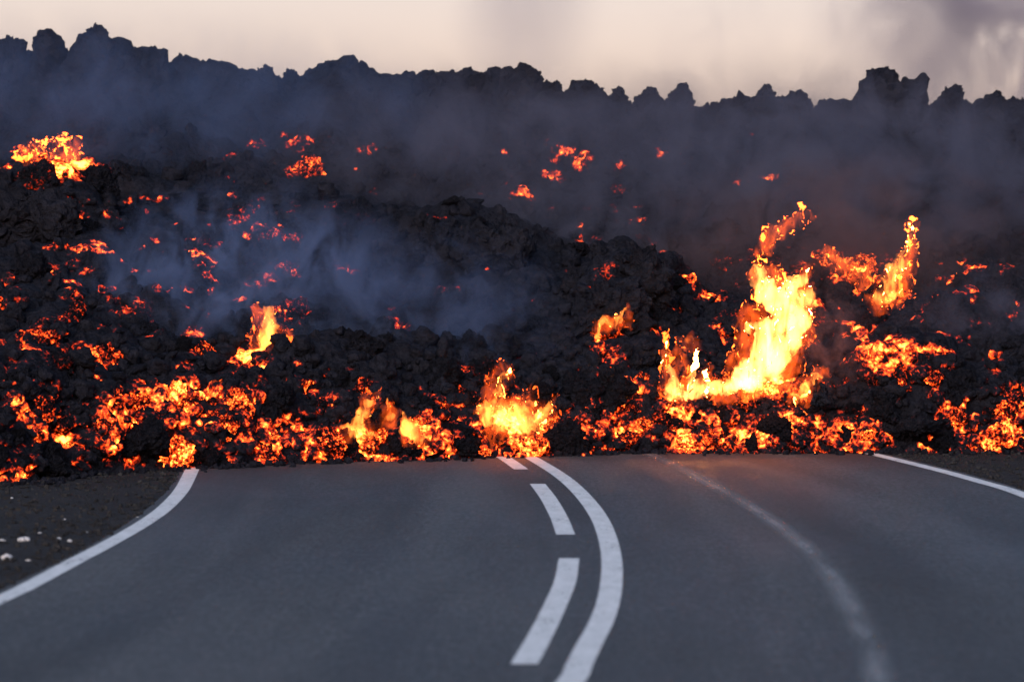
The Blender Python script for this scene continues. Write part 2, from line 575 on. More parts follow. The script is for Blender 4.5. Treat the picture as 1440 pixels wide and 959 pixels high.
# hot places: pixel, half sizes in pixels, heat
HS = """15 668 26 13 1|245 635 27 22 .8|35 580 24 18 .9|60 602 20 15 .9|90 622 22 12 1|112 592 16 7 .7|150 608 16 28 .9|170 572 30 24 1|205 560 28 18 .95|240 552 25 20 .95
268 558 25 22 1|302 549 12 12 1.2|200 592 25 20 .8|250 582 30 18 .85|285 592 28 15 .8|330 572 30 15 .75|355 600 30 20 .8|400 612 42 24 .95|432 622 30 20 .9|470 610 25 18 1
380 640 18 9 .7|500 615 28 20 1.15|545 641 26 6 1.3|590 605 20 25 1.1|604 632 30 11 1|632 612 30 20 .85|650 585 32 6 1|702 592 40 24 1.1|740 625 38 17 .8|770 600 15 20 1.1
680 638 20 5 1.1|830 605 20 11 .8|852 590 18 10 .7|880 602 25 14 .85|912 592 25 12 .85|945 575 28 16 .9|965 615 25 17 .95|1000 592 25 15 .85|1020 603 40 20 .85|1060 612 40 18 .9
1102 602 40 18 .9|1140 606 40 18 .9|1180 600 40 18 .9|1220 600 35 14 .85|1250 600 20 10 .8|1150 630 14 5 .7|1020 630 12 5 .7|1090 628 10 5 .6|870 510 14 14 .8|885 532 14 24 .85
900 552 15 14 .8|935 558 18 18 1|1360 570 28 11 .85|1350 587 14 9 .8|1400 612 36 17 .95|1420 577 20 11 .7|1395 552 14 6 .6|1375 628 22 8 .7|1200 378 30 11 1|1222 392 14 11 1
1180 362 16 8 .9|1350 381 24 9 .9|1368 374 14 6 .9|1202 456 20 13 .95|1166 440 12 14 .8|1215 490 38 16 1|1240 512 38 18 .95|1262 492 34 14 1|1300 490 28 6 .95|1332 490 20 6 .8
1242 476 20 9 .9|1272 522 24 10 .8|1190 466 14 8 .8|1380 451 15 7 .7|1330 460 12 7 .7|1290 446 12 5 .6|1346 470 10 5 .7|975 386 15 11 .95|1002 411 24 6 .8|960 396 14 7 .8
935 409 12 6 .6|895 308 13 8 1|870 306 8 4 .7|825 315 11 6 .9|1090 248 15 5 .9|1043 254 7 7 .9|932 211 9 11 .9|765 320 4 4 .7|818 223 13 14 1|795 208 12 7 .9|785 219 6 6 .7
770 248 15 11 .85|742 269 15 8 .95|680 261 9 5 .8|762 194 4 4 .6|835 406 11 10 .75|850 391 12 13 .85|858 375 8 8 .8|797 406 4 4 .7|621 402 11 8 .8|641 400 5 5 .6|669 417 4 3 .6
476 373 11 5 .7|499 380 8 4 .7|640 517 26 3 .9|680 518 26 3 .9|360 199 11 9 1|420 201 18 11 1.1|446 196 13 7 1|466 197 6 5 .9|401 188 6 5 .9|415 239 17 9 .85|511 209 13 6 .7
502 235 4 4 .6|316 270 9 6 .7|366 270 9 4 .6|10 232 15 13 1.2|35 208 14 8 1.1|65 226 16 14 1.1|100 226 26 22 1.25|126 242 20 24 1.2|85 236 22 18 1.1|162 228 8 14 1|76 298 30 20 .85
70 326 19 10 .95|130 346 25 8 .8|146 340 13 8 .8|20 316 12 6 .5|270 331 13 11 1|268 355 26 8 .95|302 358 15 4 .8|349 335 6 9 .9|352 317 6 4 .8|320 318 6 4 .7|402 331 15 4 .8
252 409 15 9 1|297 388 7 4 .8|225 350 4 4 .7|15 419 15 5 .9|90 438 10 8 .7|50 455 5 14 .6|36 482 12 22 .85|70 496 22 12 .95|6 476 9 9 .8|155 451 13 14 .8|187 437 13 9 .8
218 438 6 5 .8|111 488 26 8 .75|160 492 13 6 .6|456 523 17 8 .8|486 517 8 5 .6|445 548 6 20 .6|210 506 5 4 .5|540 560 8 6 .6|1440 565 20 20 .7|350 500 20 12 .9|372 520 20 14 .9
1060 540 60 16 1|960 548 34 10 1.1|1110 470 30 50 .9|1150 420 14 16 .8|1262 410 16 12 .9|1160 540 14 14 .8|858 462 22 11 1|846 480 10 9 .8
1075 585 40 9 .7|820 640 30 4 .5|300 620 30 12 .45|1300 520 20 10 .5|1020 328 8 4 .7|1050 345 6 4 .6|945 350 6 5 .6|1270 350 8 8 .7|1245 355 8 5 .6|1325 388 10 5 .7"""
HOTS = []
for tok in HS.replace('\n', '|').split('|'):
    a = [float(x) for x in tok.split()]
    if len(a) != 5: continue
    p = surf(a[0], a[1])
    HOTS.append((p.x, p.y, p.z, a[2] * p.y / F * 1.15, a[3] * p.y / F * 1.15, a[4]))
for _ in range(950):
    u = random.random()
    if u < .45: px, py = random.uniform(-20, 1460), random.uniform(540, 655)
    elif u < .70: px, py = random.uniform(-20, 420), random.uniform(270, 560)
    elif u < .93: px, py = random.uniform(820, 1460), random.uniform(330, 560)
    else: px, py = random.uniform(300, 1100), random.uniform(180, 480)
    p = surf(px, py); r = random.uniform(2.5, 11) * p.y / F
    HOTS.append((p.x, p.y, p.z, r * random.uniform(1, 2), r, random.uniform(.3, .72)))
HOTS = np.array(HOTS)


def heat_at(Q, cr=None, seed=0.):
    """heat of points Q (n,3) from the hot places; crevices run hotter"""
    n1 = fbm(Q * 3.1 + seed, 3)
    n2 = fbm(Q * 9.0 + seed, 2)
    h = np.zeros(len(Q), np.float32)
    for (x, y, z, rx, rz, a) in HOTS:
        ry = max(rx, rz) * 1.3
        m = (np.abs(Q[:, 0] - x) < rx * 2) & (np.abs(Q[:, 1] - y) < ry * 2) & (np.abs(Q[:, 2] - z) < rz * 2.4)
        k = np.nonzero(m)[0]
        if len(k) == 0: continue
        d = np.sqrt(((Q[k, 0] - x) / rx) ** 2 + ((Q[k, 1] - y) / ry) ** 2 + ((Q[k, 2] - z) / rz) ** 2)
        v = a * np.clip(1.55 - d - .35 * n1[k] - .2 * n2[k], 0, 1)
        h[k] = np.maximum(h[k], v)
    return h


H = heat_at(P5)
front = np.clip((1.35 - P5[:, 2]) / 1.0, 0, 1) * (np.abs(P5[:, 0]) < 30)
patch = np.clip(fbm(P5 * 1.1 + 40, 3) * 1.6 + .1, 0, 1)
H = H * np.clip(.80 + .75 * fbm(P5 * 2.6 + 55, 2), .25, 1.15)
H = H * (.62 + .55 * crev) + .55 * front * patch * crev * (H < .2) + .42 * np.clip((.55 - P5[:, 2]) / .4, 0, 1) * crev * (np.abs(P5[:, 0]) < 6.5) * np.clip(.6 + fbm(P5 * 2 + 91, 2), 0, 1)
H = H + .25 * np.clip(crev - .55, 0, 1) * np.clip(fbm(P5 * .8 + 77, 2) * 2 - .3, 0, 1)
H = np.where(Sf < .15, 0, H)

ii = np.arange(NR * NC).reshape(NR, NC)
Q4 = np.stack([ii[:-1, :-1], ii[:-1, 1:], ii[1:, 1:], ii[1:, :-1]], -1).reshape(-1, 4)
me = mesh_np('lava_flow', P5, Q4)
at_ = me.attributes.new('glow_heat', 'FLOAT', 'POINT')
at_.data.foreach_set('value', H.astype(np.float32))
flow = link('lava_flow', me, M_FLOW)
tag(flow, 'black crusted lava flow with glowing cracks lying across the road', 'lava flow', kind='structure')

# ------------------------------------------------------------------ rocks
ROCKS = []


def rock_points(V, seed, shape=(1, 1, 1), rough=1.0):
    Q = V * np.array(shape, np.float32)
    o_ = seed * 13.7
    d0 = fbm(Q * .9 + o_, 2) * .34 - .16 * rough * np.abs(fbm(Q * 2.1 + o_ + 5, 3))
    a, b, r = worley(warp(Q * 1.35 + o_, 1.2, .25))
    d1 = .42 * (.55 - a) + .22 * (r - .5) * np.clip((b - a) * 4, 0, 1)
    a, b, r = worley(warp(Q * 3.3 + o_, 1.2, .25))
    d2 = .20 * (.55 - a) + .12 * (r - .5) * np.clip((b - a) * 4, 0, 1)
    a, b, r = worley(Q * 8.0 + o_)
    d3 = .085 * (.55 - a) + .05 * fbm(Q * 13 + o_, 3)
    return Q + V * (d0 + (d1 + d2 + d3) * rough)[:, None]


V5, T5 = ico(6)
ICO5 = ico(5)
SHAPES = [(1, .9, .75), (1.15, .9, .7), (.85, .9, 1.0), (1, 1, .62), (.9, .4, 1.15), (1.4, .95, .36), (.95, 1, .85), (1.1, .95, .95)]
for k, s in enumerate(SHAPES):
    m = mesh_np('lava_boulder', rock_points(V5, k + 1, s), T5)
    m.materials.append(M_BOULDER)
    ROCKS.append(m)
def crag(px, top, D, rw, rh, seed, lab, group, depth=.85, level=5, taper=.28):
    """a rugged block of its own shape, rw x rh photo pixels in half size"""
    w_, h_ = rw * D / F, rh * D / F
    m_ = max(w_, h_)
    shp = np.array([w_ / m_, depth * w_ / m_, h_ / m_])
    V0, T0 = (V5, T5) if level == 6 else ICO5
    Vb = np.sign(V0) * np.abs(V0) ** .66                       # blockier than a ball
    V = rock_points(Vb.astype(np.float32), seed, shp, .8)
    up = V[:, 2] / shp[2]
    V[:, :2] *= (1 - taper * np.clip(up, -1, 1))[:, None]
    q = V * 4.0 + seed
    V = V + (.085 * np.stack([fbm(q, 3), fbm(q + 11, 3), fbm(q + 22, 3)], 1))
    me = mesh_np('lava_crag', V * m_, T0)
    me.materials.append(M_BOULDER)
    p = at(px, top, D)
    p.z -= float(V[:, 2].max()) * m_
    return place('lava_crag', me, p, 1, .02, lab, 'lava crag', group, (0, 0, 0))


def place(name, me, loc, size, heat, label, cat, group=None, rot=None, sc=(1, 1, 1)):
    o = bpy.data.objects.new(name, me)
    COL.objects.link(o)
    o.location = loc
    o.rotation_euler = rot or (random.uniform(-.5, .5), random.uniform(-.5, .5), random.uniform(0, 6.28))
    o.scale = (size * sc[0], size * sc[1], size * sc[2])
    o['glow_heat'] = float(heat)
    return tag(o, label, cat, group)


# spires standing up from the ridge: pixel centre, half width, half height in px, label
SP = [(14, 74, 16, 24, 0, 'dark lava crag on the ridge at the far left edge, against the sky'),
      (62, 78, 12, 24, 2, 'small lava knob on the ridge just left of the second spire'),
      (86, 76, 21, 34, 1, 'rounded lava spire left of the tallest one, notch of sky between them'),
      (134, 74, 17, 42, 2, 'tallest lava spire on the ridge, pointed and leaning left'),
      (160, 82, 22, 30, 1, 'broad lava shoulder joined to the right flank of the tallest spire'),
      (217, 92, 17, 24, 3, 'blunt lava block ending the high left part of the ridge in a step'),
      (370, 110, 17, 20, 4, 'small pointed lava knob on the ridge above the upper left embers'),
      (487, 114, 30, 22, 3, 'wide lava hump on the ridge with a steep right side'),
      (600, 116, 14, 18, 4, 'thin ragged lava knob on the ridge between two wide humps'),
      (733, 116, 25, 28, 1, 'rounded lava tower in the middle of the ridge'),
      (830, 134, 16, 18, 4, 'low lava knob on the ridge right of the rounded middle tower'),
      (956, 136, 22, 20, 1, 'lava knob on the ridge right of the widest dip in the skyline'),
      (1120, 140, 12, 14, 4, 'little lava knob on the ridge left of the great two-headed crag'),
      (1236, 126, 24, 33, 1, 'left head of the great two-headed lava crag at right, the higher one'),
      (1284, 132, 20, 30, 4, 'right head of the great two-headed lava crag at right'),
      (1345, 144, 15, 26, 0, 'slim lava spire under the dark smoke at upper right'),
      (1405, 152, 14, 16, 4, 'last low lava knob on the ridge near the right edge')]
for n_, (px, py, rw, rh, k, lab) in enumerate(SP):
    crag(px, py - rh, 61.5, rw * 1.12, rh + 16, 30 + n_, lab, 'lava crags along the ridge line', taper=.12)
# blocks jostling along the crest between the spires
for k in range(78):
    px = -60 + k * 20.2 + random.uniform(-8, 8)
    X = (px - 720) * 61.8 / F
    rzp = HOR + (CH - float(np.interp(X, RX, RZ))) * F / 62
    r = random.choice([7, 9, 11, 14, 18]) * random.uniform(.9, 1.15)
    if px < 230: rzp += 6
    side = 'left' if px < 560 else ('middle' if px < 1000 else 'right')
    place('lava_boulder', random.choice(ROCKS), at(px, rzp + random.uniform(-1, 14), 61.7), r * 61.7 / F, 0.0,
          f'rough black lava block in the crest of the {side} part of the ridge', 'lava block', f'lava blocks in the {side} part of the crest',
          sc=(1, 1, random.uniform(.9, 1.35)))
# dark crags on the slope, nearer than the smoke
for n_, (px, py, D, rw, rh, k, lab) in enumerate([
    (905, 385, 48.6, 48, 42, 1, 'big black lava crag in front of the smoke, up left of the white flame'),
    (862, 425, 48.2, 44, 38, 0, 'black lava crag leaning on the left side of the big black crag'),
    (615, 337, 51.4, 30, 34, 1, 'black lava crag in the middle of the slope, left one of a pair'),
    (682, 345, 51.3, 56, 38, 3, 'wide black lava crag in the middle of the slope, right one of a pair'),
    (35, 290, 50.8, 75, 38, 3, 'black lava hump below the large ember patch at upper left'),
    (812, 395, 48.8, 22, 24, 4, 'small black lava crag left of the big crag beside the white flame'),
    (1150, 556, 45.6, 16, 24, 2, 'thin pointed lava slab standing right of the foot of the towering flame')]):
    crag(px, py - rh, D, rw, rh, 70 + n_, lab, 'black lava crags on the slope', .8, 6, .15 if rh > 25 else .4)

# boulders one can single out at the toe of the flow: px, py, half width px, heat, label
BL = [(20, 672, 20, .85, 'glowing orange lava boulder at the flow edge by the left side of the photo'),
      (70, 655, 34, .05, 'cold dark lava boulder beside the gravel verge at far left'),
      (128, 650, 34, .04, 'cold dark lava boulder second from the left along the verge'),
      (190, 622, 40, .06, 'large cold lava boulder behind the start of the left edge line'),
      (243, 636, 27, .82, 'mottled glowing lava boulder just above the top of the left edge line'),
      (300, 640, 24, .10, 'dark lava boulder just right of the mottled glowing one above the left edge line'),
      (465, 622, 20, .55, 'half glowing lava boulder at the foot of the flames left of the road centre'),
      (480, 634, 30, .2, 'reddish flat lava boulder in the toe left of the dashed line'),
      (568, 628, 26, .03, 'black lava boulder between the two small yellow flames left of centre'),
      (650, 612, 24, .12, 'dark lava boulder in front of the low band of fire left of the centre flame'),
      (735, 628, 30, .78, 'round glowing lava boulder with dark flecks right above the dashed centre line'),
      (800, 618, 34, .06, 'dark lava boulder right of the round glowing one over the solid centre line'),
      (700, 612, 18, .3, 'small smouldering lava boulder under the centre flame'),
      (880, 615, 20, .4, 'smouldering lava boulder at the toe left of the glowing ball'),
      (965, 617, 19, .95, 'brightest orange lava ball at the toe, below the left tip of the white flame'),
      (1010, 615, 24, .62, 'glowing lava boulder right of the orange ball at the toe'),
      (1285, 602, 52, .03, 'largest cold grey black lava boulder, above the top of the right edge line'),
      (1250, 572, 32, .08, 'cold lava boulder on top of the pile left of the largest grey boulder'),
      (1325, 622, 24, .05, 'small cold lava boulder at the right foot of the largest grey boulder'),
      (1400, 612, 32, .8, 'glowing lava boulder near the right edge of the photo by the verge'),
      (1160, 572, 22, .1, 'dark lava boulder beside the foot of the thin standing slab'),
      (940, 590, 20, .3, 'smouldering lava boulder under the thin left tongue of the white flame'),
      (860, 545, 38, .02, 'big cold lava boulder on the slope under the small flame left of the crag'),
      (820, 555, 34, .03, 'cold lava boulder left of the embers that run down from the crag'),
      (1345, 540, 36, .04, 'cold lava boulder high on the right side of the toe'),
      (1050, 628, 20, .05, 'black lava boulder at the toe below the middle of the towering flame'),
      (1095, 598, 24, .04, 'black lava boulder in the glowing heap below the towering flame'),
      (1190, 622, 26, .05, 'black lava boulder at the toe left of the largest grey boulder'),
      (385, 560, 34, .05, 'dark lava boulder just below the tall flame on the left')]
used = []
for (px, py, r, ht, lab) in BL:
    p = surf(px, py)
    s = r * p.y / F
    p = p + Vector((0, .25 * s, -.1 * s))
    used.append((px, py, r))
    place('lava_boulder', random.choice(ROCKS), p, s, ht, lab, 'lava boulder', 'lava boulders piled at the toe of the flow')


def zone(px):
    for lim, txt in ((140, 'beside the gravel verge at far left'), (330, 'behind the start of the left edge line'), (520, 'in the left lane half of the heap'),
                     (690, 'left of the centre flame'), (790, 'around the foot of the centre flame'), (930, 'between the centre flame and the white flame'),
                     (1150, 'below the big white flame'), (1300, 'right of the big white flame'), (1500, 'beside the verge at far right')):
        if px < lim: return txt


n_b = 0
tries = 0
while n_b < 190 and tries < 6000:
    tries += 1
    px = random.uniform(-10, 1450)
    low = random.random() < .62
    toe = float(np.interp((px - 720) * 45 / F, FX, FD)); toe_y = HOR + CH * F / toe
    py = toe_y - random.uniform(4, 120) if low else random.uniform(230, 540)
    p = surf(px, py)
    r = random.uniform(9, 24) if low else random.uniform(12, 34)
    if any((px - a) ** 2 + (py - b) ** 2 < (.75 * (r + c)) ** 2 for a, b, c in used): continue
    s = r * p.y / F
    q = np.array([[p.x, p.y, p.z]], np.float32)
    ht = float(heat_at(q)[0])
    if ht > .35 and random.random() < .45: continue
    ht = ht * random.uniform(.55, .95) + random.uniform(0, .12)
    used.append((px, py, r))
    warm = 'smouldering' if ht > .35 else 'dark'
    where = zone(px) if py > 520 else ('up the slope ' + zone(px))
    place('lava_boulder', random.choice(ROCKS), p + Vector((0, .3 * s, -.25 * s)), s, ht,
          f'{warm} rough lava block {where}', 'lava block', f'{warm} lava blocks {where}')
    n_b += 1

# small clinker rubble: nobody could count it
V3, T3 = ico(3)
BASES = [rock_points(V3, 60 + k, s) for k, s in enumerate(SHAPES)]
vs, ts, hs, off = [], [], [], 0
toe_px = RNG.uniform(-60, 1500, 2300)
for n_, px in enumerate(toe_px):
    toe = float(np.interp((px - 720) * 45 / F, FX, FD)); toe_y = HOR + CH * F / toe
    if n_ < 500:      # crumbs along the very edge on the asphalt
        D = toe - abs(random.gauss(0, .28)) + .04
        s = random.uniform(.012, .045)
        p = Vector(((px - 720) * D / F, D, s * .4))
    else:
        py = toe_y - random.uniform(2, 150) ** 1.0 if n_ < 1500 else random.uniform(180, 560)
        p = surf(px, py)
        s = random.uniform(.03, .085) if n_ < 1500 else random.uniform(.05, .13)
    B = BASES[n_ % len(BASES)]
    Rm = np.array(Matrix.Rotation(random.uniform(0, 6.28), 3, Vector((random.gauss(0, 1), random.gauss(0, 1), random.gauss(0, 1))).normalized()))
    vs.append(B @ Rm.T * s + np.array(p[:]))
    ts.append(T3 + off); off += len(V3)
VR = np.concatenate(vs).astype(np.float32)
me = mesh_np('lava_rubble', VR, np.concatenate(ts))
HR = heat_at(VR, seed=5.) * .8
at_ = me.attributes.new('glow_heat', 'FLOAT', 'POINT')
at_.data.foreach_set('value', HR.astype(np.float32))
o = link('lava_rubble', me, M_FLOW)
tag(o, 'small loose black clinker rubble covering the lava flow', 'rubble', kind='stuff')

# ------------------------------------------------------------------ flames: bodies of burning gas (emissive volumes)
def flame_mat(name, strength, tint=(1.0, .24, .035, 1), thr=(.36, .62), sc=3.0):
    g = mat(name)
    geo = g.n('ShaderNodeNewGeometry').outputs['Position']
    mp = g.n('ShaderNodeMapping', {'Vector': geo, 'Scale': (1.0, 1.0, .38)}).outputs[0]
    n = g.noise(mp, sc, 4, .6, 1.2).outputs[0]
    k = g.rng(n, thr[0], thr[1], .02, 1, True)
    st = g.math('MULTIPLY', k, strength)
    e = g.n('ShaderNodeEmission', {'Color': tint, 'Strength': st})
    g.l(e.outputs[0], g.out.inputs['Volume'])
    g.m.cycles.volume_step_rate = .25
    return g.m


MF_HOT = flame_mat('white_hot_fire', 34, (1, .30, .06, 1), thr=(.36, .60), sc=6)
MF_MID = flame_mat('yellow_fire', 28, (1, .24, .035, 1), (.38, .60), 8)
MF_DIM = flame_mat('orange_fire', 7, (1, .17, .018, 1), (.42, .64), 8)
MF_FRINGE = flame_mat('red_fringe_fire', 6, (1, .10, .009, 1), (.44, .66), 7)


def gas_body(tongues, D, org, seed, rag, vox, grow, dep):
    """one closed ragged mesh round the spine of every tongue"""
    Vi, Ti = ico(2)
    vs, ts, off = [], [], 0
    rnd = random.Random(seed)
    for t in tongues:
        dj = rnd.uniform(-.05, .05)
        for a, b in zip(t[:-1], t[1:]):
            n = max(2, int(math.dist(a[:2], b[:2]) / max(2.0, .4 * min(a[2], b[2]))))
            for k in range(n + 1):
                f = k / n
                r0 = (a[2] + (b[2] - a[2]) * f) * grow
                jx, jy = rnd.uniform(-.45, .45) * r0, rnd.uniform(-.3, .3) * r0
                p = at(a[0] + (b[0] - a[0]) * f + jx, a[1] + (b[1] - a[1]) * f + jy, D + dj)
                r = r0 * rnd.uniform(.6, 1.1) * D / F
                vs.append(Vi * np.array([r, r * .9, r]) + np.array((p - org)[:]))
                ts.append(Ti + off); off += len(Vi)
    me = mesh_np('tmp', np.concatenate(vs), np.concatenate(ts))
    ob = bpy.data.objects.new('tmp', me)
    COL.objects.link(ob)
    md = ob.modifiers.new('r', 'REMESH')
    md.mode = 'VOXEL'
    md.voxel_size = vox
    md.use_smooth_shade = True
    dep.update()
    me2 = bpy.data.meshes.new_from_object(ob.evaluated_get(dep))
    bpy.data.objects.remove(ob)
    n = len(me2.vertices)
    co = np.empty(n * 3, np.float32); me2.vertices.foreach_get('co', co); co = co.reshape(-1, 3)
    nr = np.empty(n * 3, np.float32); me2.vertices.foreach_get('normal', nr); nr = nr.reshape(-1, 3)
    S = np.array([1, 1, .42])
    vec = lambda q, o_: np.stack([fbm(q, o_), .6 * fbm(q + 20, o_), fbm(q + 40, o_)], 1)
    co2 = co + .075 * rag * vec(co * S * 4 + seed * 3.1, 2)
    co2 = co2 + .062 * rag * vec(co * S * 11 + seed * 1.7, 3)
    a, b, r = worley(co2 * S * 11 + seed)
    co2 = co2 + nr * (.028 * rag * (.40 - a))[:, None]
    co2 = co2 + .026 * rag * vec(co2 * S * 30 + seed, 2)
    me2.vertices.foreach_set('co', co2.astype(np.float32).ravel())
    me2.update()
    return me2


def flame(tongues, D, m, label, seed, rag=1.0, vox=.011):
    """tongues: lists of (px, py, radius px). A hot core body with a thinner, larger fringe as its part"""
    dep = bpy.context.evaluated_depsgraph_get()
    cx = np.mean([p[0] for t in tongues for p in t]); by = max(p[1] for t in tongues for p in t)
    org = at(cx, by, D)
    big = max(p[2] for t in tongues for p in t)
    rg = rag * min(1.0, .45 + big / 40)
    me2 = gas_body(tongues, D, org, seed, rg, vox, .76, dep)
    me2.name = 'flame'
    me2.materials.clear(); me2.materials.append(m)
    me2.name = 'flame_core'
    o = bpy.data.objects.new('flame', None)
    COL.objects.link(o)
    o.location = org
    c_ = bpy.data.objects.new('core', me2)
    COL.objects.link(c_)
    c_.parent = o
    me3 = gas_body([[(x, y, r + 3) for x, y, r in t] for t in tongues], D, org, seed + 50, rg * 1.35, vox * 1.2, 1.15, dep)
    me3.name = 'flame_fringe'
    me3.materials.clear(); me3.materials.append(MF_FRINGE)
    f = bpy.data.objects.new('fringe', me3)
    COL.objects.link(f)
    f.parent = o
    return tag(o, label, 'flame', 'flames burning on the lava flow')


G = flame
G([[(1035, 540, 13), (1060, 520, 24), (1080, 487, 28), (1096, 455, 25), (1106, 428, 22), (1114, 405, 17), (1130, 390, 8), (1140, 374, 4)],
   [(1055, 535, 18), (1088, 515, 26), (1108, 485, 20), (1122, 450, 15), (1134, 425, 9), (1140, 405, 5)],
   [(1085, 470, 24), (1062, 455, 12), (1045, 462, 6)], [(1095, 430, 20), (1072, 400, 14), (1068, 375, 5)],
   [(1108, 412, 16), (1098, 398, 8)]], 45.6, MF_HOT, 'towering white hot flame leaning right, the largest fire on the flow', 1, .8)
G([[(1050, 542, 14), (1015, 545, 12), (985, 543, 12), (955, 546, 11), (935, 548, 9)], [(942, 545, 9), (938, 515, 7), (934, 494, 5), (933, 478, 4)],
   [(965, 540, 10), (968, 515, 7), (972, 498, 3)], [(985, 540, 8), (992, 520, 4)]], 45.7, MF_HOT,
  'low yellow sheet of fire with upright tongues at the left foot of the towering flame', 2)
G([[(1118, 562, 10), (1128, 545, 11), (1140, 532, 8), (1156, 524, 4)]], 45.6, MF_MID, 'short yellow flame at the right foot of the towering flame', 3)
G([[(1245, 420, 12), (1260, 400, 15), (1270, 380, 12), (1278, 355, 7), (1284, 330, 4), (1286, 312, 2)]], 48.6, MF_MID, 'slender yellow flame high on the slope at right, narrowing to a thin tip', 4)
G([[(352, 540, 8), (346, 518, 9), (362, 502, 10), (376, 488, 15), (384, 468, 14), (381, 450, 9), (378, 438, 5)], [(378, 488, 12), (396, 482, 9), (404, 470, 5)],
   [(354, 535, 7), (370, 520, 6), (382, 505, 7)]], 45.4, MF_MID, 'tall ragged flame on the left side of the slope in front of blue smoke', 5)
G([[(690, 590, 14), (715, 590, 20), (745, 592, 17), (765, 600, 9)], [(712, 585, 16), (711, 560, 10), (710, 538, 7), (712, 516, 5)], [(695, 580, 11), (680, 570, 6)],
   [(735, 580, 12), (745, 560, 5)], [(760, 590, 9), (768, 570, 4)]], 44.9, MF_MID, 'centre flame with one tall tip, burning right above the road centre lines', 6)
G([[(485, 612, 10), (505, 600, 12), (515, 580, 8), (520, 562, 5), (528, 556, 3)], [(495, 612, 11), (520, 610, 9)]], 44.0, MF_MID, 'yellow flame hooked to the right at its tip, left of the centre flame', 7)
G([[(548, 590, 7), (548, 575, 6), (546, 564, 3)]], 44.2, MF_MID, 'small upright flame right of the hooked yellow flame', 8)
G([[(578, 598, 12), (585, 612, 10), (592, 622, 5)], [(572, 592, 8), (568, 584, 3)]], 44.0, MF_MID, 'small bright flame running down over blocks left of the centre flame', 9)
G([[(610, 578, 6), (635, 586, 7), (660, 588, 7), (672, 580, 4)]], 45.2, MF_MID, 'low band of yellow fire just left of the centre flame', 10)
G([[(835, 472, 6), (850, 462, 9), (868, 458, 8), (880, 445, 6), (884, 437, 3)]], 47.4, MF_MID, 'small yellow flame on the slope below the big black crag', 11)
MF_FAINT = flame_mat('faint_smoky_fire', 2.4, (1, .13, .016, 1), (.44, .64), 9)
G([[(1072, 348, 8), (1088, 328, 10), (1100, 318, 7), (1122, 306, 5), (1136, 297, 3)], [(1090, 392, 10), (1072, 378, 9)]], 49.2, MF_FAINT,
  'thin orange flame drifting up into smoke above the towering flame', 12)
G([[(1165, 358, 6), (1190, 372, 9), (1215, 385, 9), (1225, 396, 4)]], 49.0, MF_DIM, 'orange flame sloping down to the right, between the towering and the slender flame', 13)
G([[(295, 550, 6), (303, 547, 6), (308, 542, 3)], [(250, 545, 8), (268, 552, 8), (275, 560, 5)]], 43.8, MF_DIM, 'small orange flame at the top of the left glowing heap', 14)
G([[(100, 235, 16), (120, 245, 14), (130, 255, 8)], [(60, 225, 10), (80, 225, 12), (105, 222, 14)], [(28, 208, 5), (45, 212, 6), (60, 220, 8)]], 54.5, MF_FAINT,
  'orange flame over the large ember patch at upper left', 15, 1.3)
G([[(960, 482, 5), (972, 480, 5), (980, 486, 3)]], 46.6, MF_DIM, 'tiny orange flame hovering above the low yellow sheet of fire', 16)

# ------------------------------------------------------------------ smoke
def smoke(px, py, D, rx, ry, rd, dens, col, label, seed, sc=1.6, lo=.38, hi=.72, tilt=0.0, stretch=(.95, .5, .75)):
    g = mat('smoke_volume')
    co = g.n('ShaderNodeTexCoord').outputs['Object']
    ln = g.n('ShaderNodeVectorMath', {0: co}, operation='LENGTH').outputs['Value']
    geo = g.n('ShaderNodeNewGeometry').outputs['Position']
    mp = g.n('ShaderNodeMapping', {'Vector': geo, 'Location': (seed * 3.3, 0, seed), 'Scale': stretch, 'Rotation': (0, .45, 0)}).outputs[0]
    n = g.noise(mp, sc * 1.25, 5, .6, 1.3).outputs[0]
    fall = g.rng(ln, 1.0, .15, 0, 1, True)
    k = g.math('MULTIPLY', fall, g.rng(n, lo + .05, hi - .02, .05, 1.25, True))
    v = g.n('ShaderNodeVolumePrincipled', {'Color': tuple(col) + (1,), 'Density': g.math('MULTIPLY', k, dens), 'Anisotropy': .2})
    g.l(v.outputs[0], g.out.inputs['Volume'])
    Vs, Ts = ico(4)
    me = mesh_np('smoke', Vs, Ts)
    o = link('smoke', me, g.m)
    o.location = at(px, py, D)
    o.scale = (rx * D / F, rd, ry * D / F)
    o.rotation_euler = (0, tilt, 0)
    return tag(o, label, 'smoke', kind='stuff')


BLUE = (.17, .245, .44); GREY = (.165, .17, .235); WARM = (.20, .14, .15); DARK = (.55, .47, .52)
smoke(350, 410, 47.0, 290, 185, 1.6, 1.5, BLUE, 'blue smoke drifting across the left half of the slope', 1, 1.5, .4, .66)
smoke(600, 450, 47.0, 260, 150, 1.2, .8, BLUE, 'thin blue smoke in the middle of the slope', 2, 1.5)
smoke(180, 150, 58.5, 620, 170, 4.0, .27, BLUE, 'blue haze of smoke in front of the left ridge', 3, .9, .3, .8)
smoke(740, 210, 56.0, 520, 160, 4.0, .32, GREY, 'grey smoke in front of the middle ridge', 4, .9, .34, .7)
smoke(1180, 230, 54.0, 560, 190, 4.0, .45, GREY, 'grey smoke in front of the right ridge', 5, .9, .38, .66)
smoke(820, 320, 53.6, 300, 110, 1.6, .6, GREY, 'grey smoke lying over the middle of the slope', 11, 1.3)
smoke(1180, 330, 50.5, 340, 140, 1.6, 1.0, WARM, 'smoke on the right slope, firelight put into its brownish colour', 6, 1.3, .36, .66)  # glow of the fires is put into the smoke colour, flames do not light it
smoke(1175, 480, 45.9, 75, 100, .4, 2.6, WARM, 'reddish smoke beside the towering flame', 7, 3.0)
